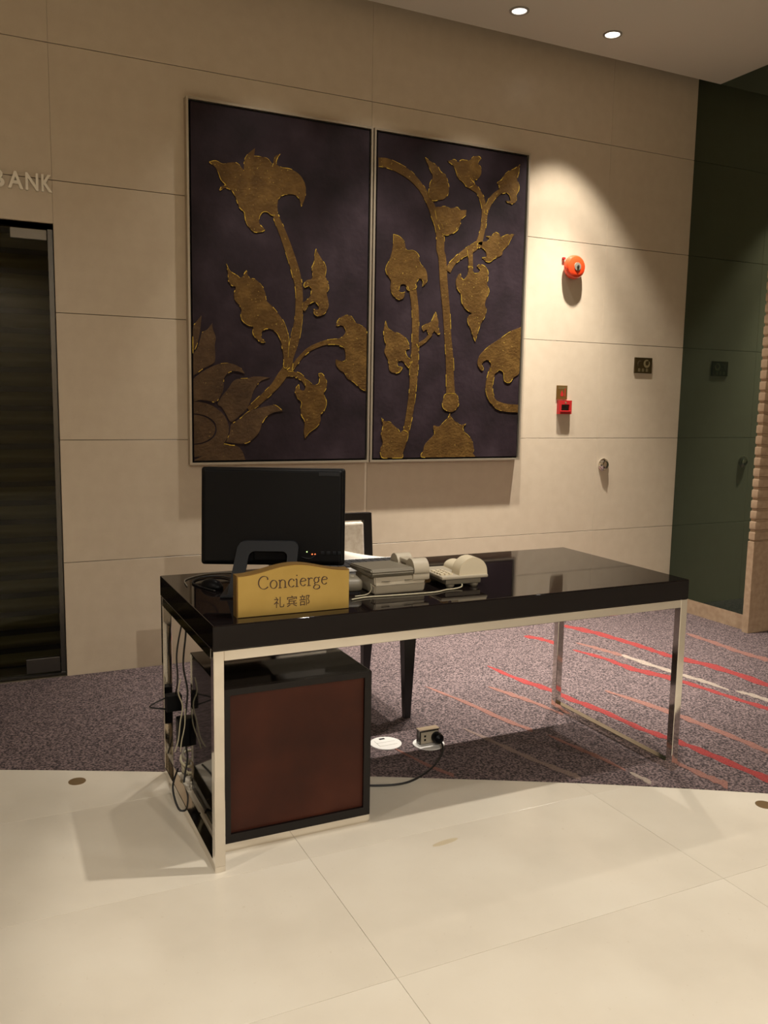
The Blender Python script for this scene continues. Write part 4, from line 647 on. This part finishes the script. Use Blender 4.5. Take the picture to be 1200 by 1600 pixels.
lathe('plug_body', [(.022, .0045), (.024, -.010), (.020, -.028), (.008, -.036)], 'plastic_black', pg, 20, 'Y')
tube('power_cord', [(0, -.030, 0), (-.005, -.065, -.018), (-.045, -.12, -.028), (-.15, -.215, -.030), (-.28, -.275, -.031), (-.40, -.25, -.031), (-.50, -.19, -.030)], .0042, 'rubber', pg, 8)
for x, y, lab in ((-.305, .818, 'flat bronze floor disc on the marble at left'), (1.905, -.348, 'flat bronze floor disc on the marble at right edge')):
    o = lathe('floor_disc', [(.031, 0), (.031, .0012), (.027, .0018)], 'brown_disc', None, 32); o.location = (x, y, .0001); tag(o, lab, 'floor disc', 'bronze floor discs')

# leads and adapters behind the left desk legs
ad = empty('power_adapter', (.052, .620, .16)); tag(ad, 'black power adapter hanging behind the cabinet by its leads', 'adapter')
box('adapter_body', (-.030, .034, -.025, .022, 0, .105), 'plastic_black', ad, .006); tube('adapter_lead', [(.0, 0, .10), (.01, 0, .2), (-.004, .0, .30), (.012, .02, .42), (.02, .04, .52)], .0035, 'rubber', ad)
tube('lower_lead', [(.0, 0, .004), (.006, -.004, -.05), (-.004, -.012, -.10), (-.012, -.02, -.135)], .0035, 'rubber', ad)
a2 = empty('socket_strip', (.024, .690, .270)); tag(a2, 'small black socket block above the hanging adapter', 'socket block')
box('strip_body', (-.028, .030, -.02, .02, 0, .062), 'plastic_black', a2, .004); tube('side_lead', [(-.028, 0, .05), (-.085, 0, .025), (-.028, 0, .008)], .003, 'rubber', a2, 4)
tube('strip_lead', [(.01, 0, .06), (.016, -.01, .12), (.012, -.02, .22), (.03, -.03, .33), (.05, -.03, .375)], .0032, 'rubber', a2)
cc = tube('cream_lead', [(.030, .585, .42), (.022, .585, .37), (.036, .585, .32), (.026, .58, .26), (.016, .57, .20), (.000, .555, .165)], .0024, 'cable_white'); tag(cc, 'cream lead running down past the cabinet corner', 'cable')
cc = tube('second_cream_lead', [(.044, .580, .31), (.040, .572, .25), (.026, .560, .20), (.018, .548, .165)], .0022, 'cable_white'); tag(cc, 'shorter cream lead beside the black adapter', 'cable')
cl = empty('cable_coil', (.095, .695, CZ)); tag(cl, 'tangled grey cables heaped on the floor behind the cabinet', 'cables')
for k in range(6):
    r = .030 + .006 * (k % 3); ph_ = k * 1.1; pts = []
    for q in range(14):
        t = q * .62 + ph_; pts.append((.012 * math.cos(k * 2.1) + r * math.cos(t) * (.7 + .1 * k % .5), -.03 + .03 * math.sin(k * 1.7) + r * 1.5 * math.sin(t), .010 + k * .016 + .010 * math.sin(t * 1.3 + k)))
    tube('coil_strand', pts, .0055, 'cable_clear' if k % 2 else 'cable_white', cl, 5)
cc = tube('black_floor_lead', [(.012, .56, .10), (-.02, .50, .06), (-.012, .44, .006), (.02, .42, .006), (.046, .38, .006)], .0036, 'rubber'); tag(cc, 'black lead looping down beside the foot rail', 'cable')
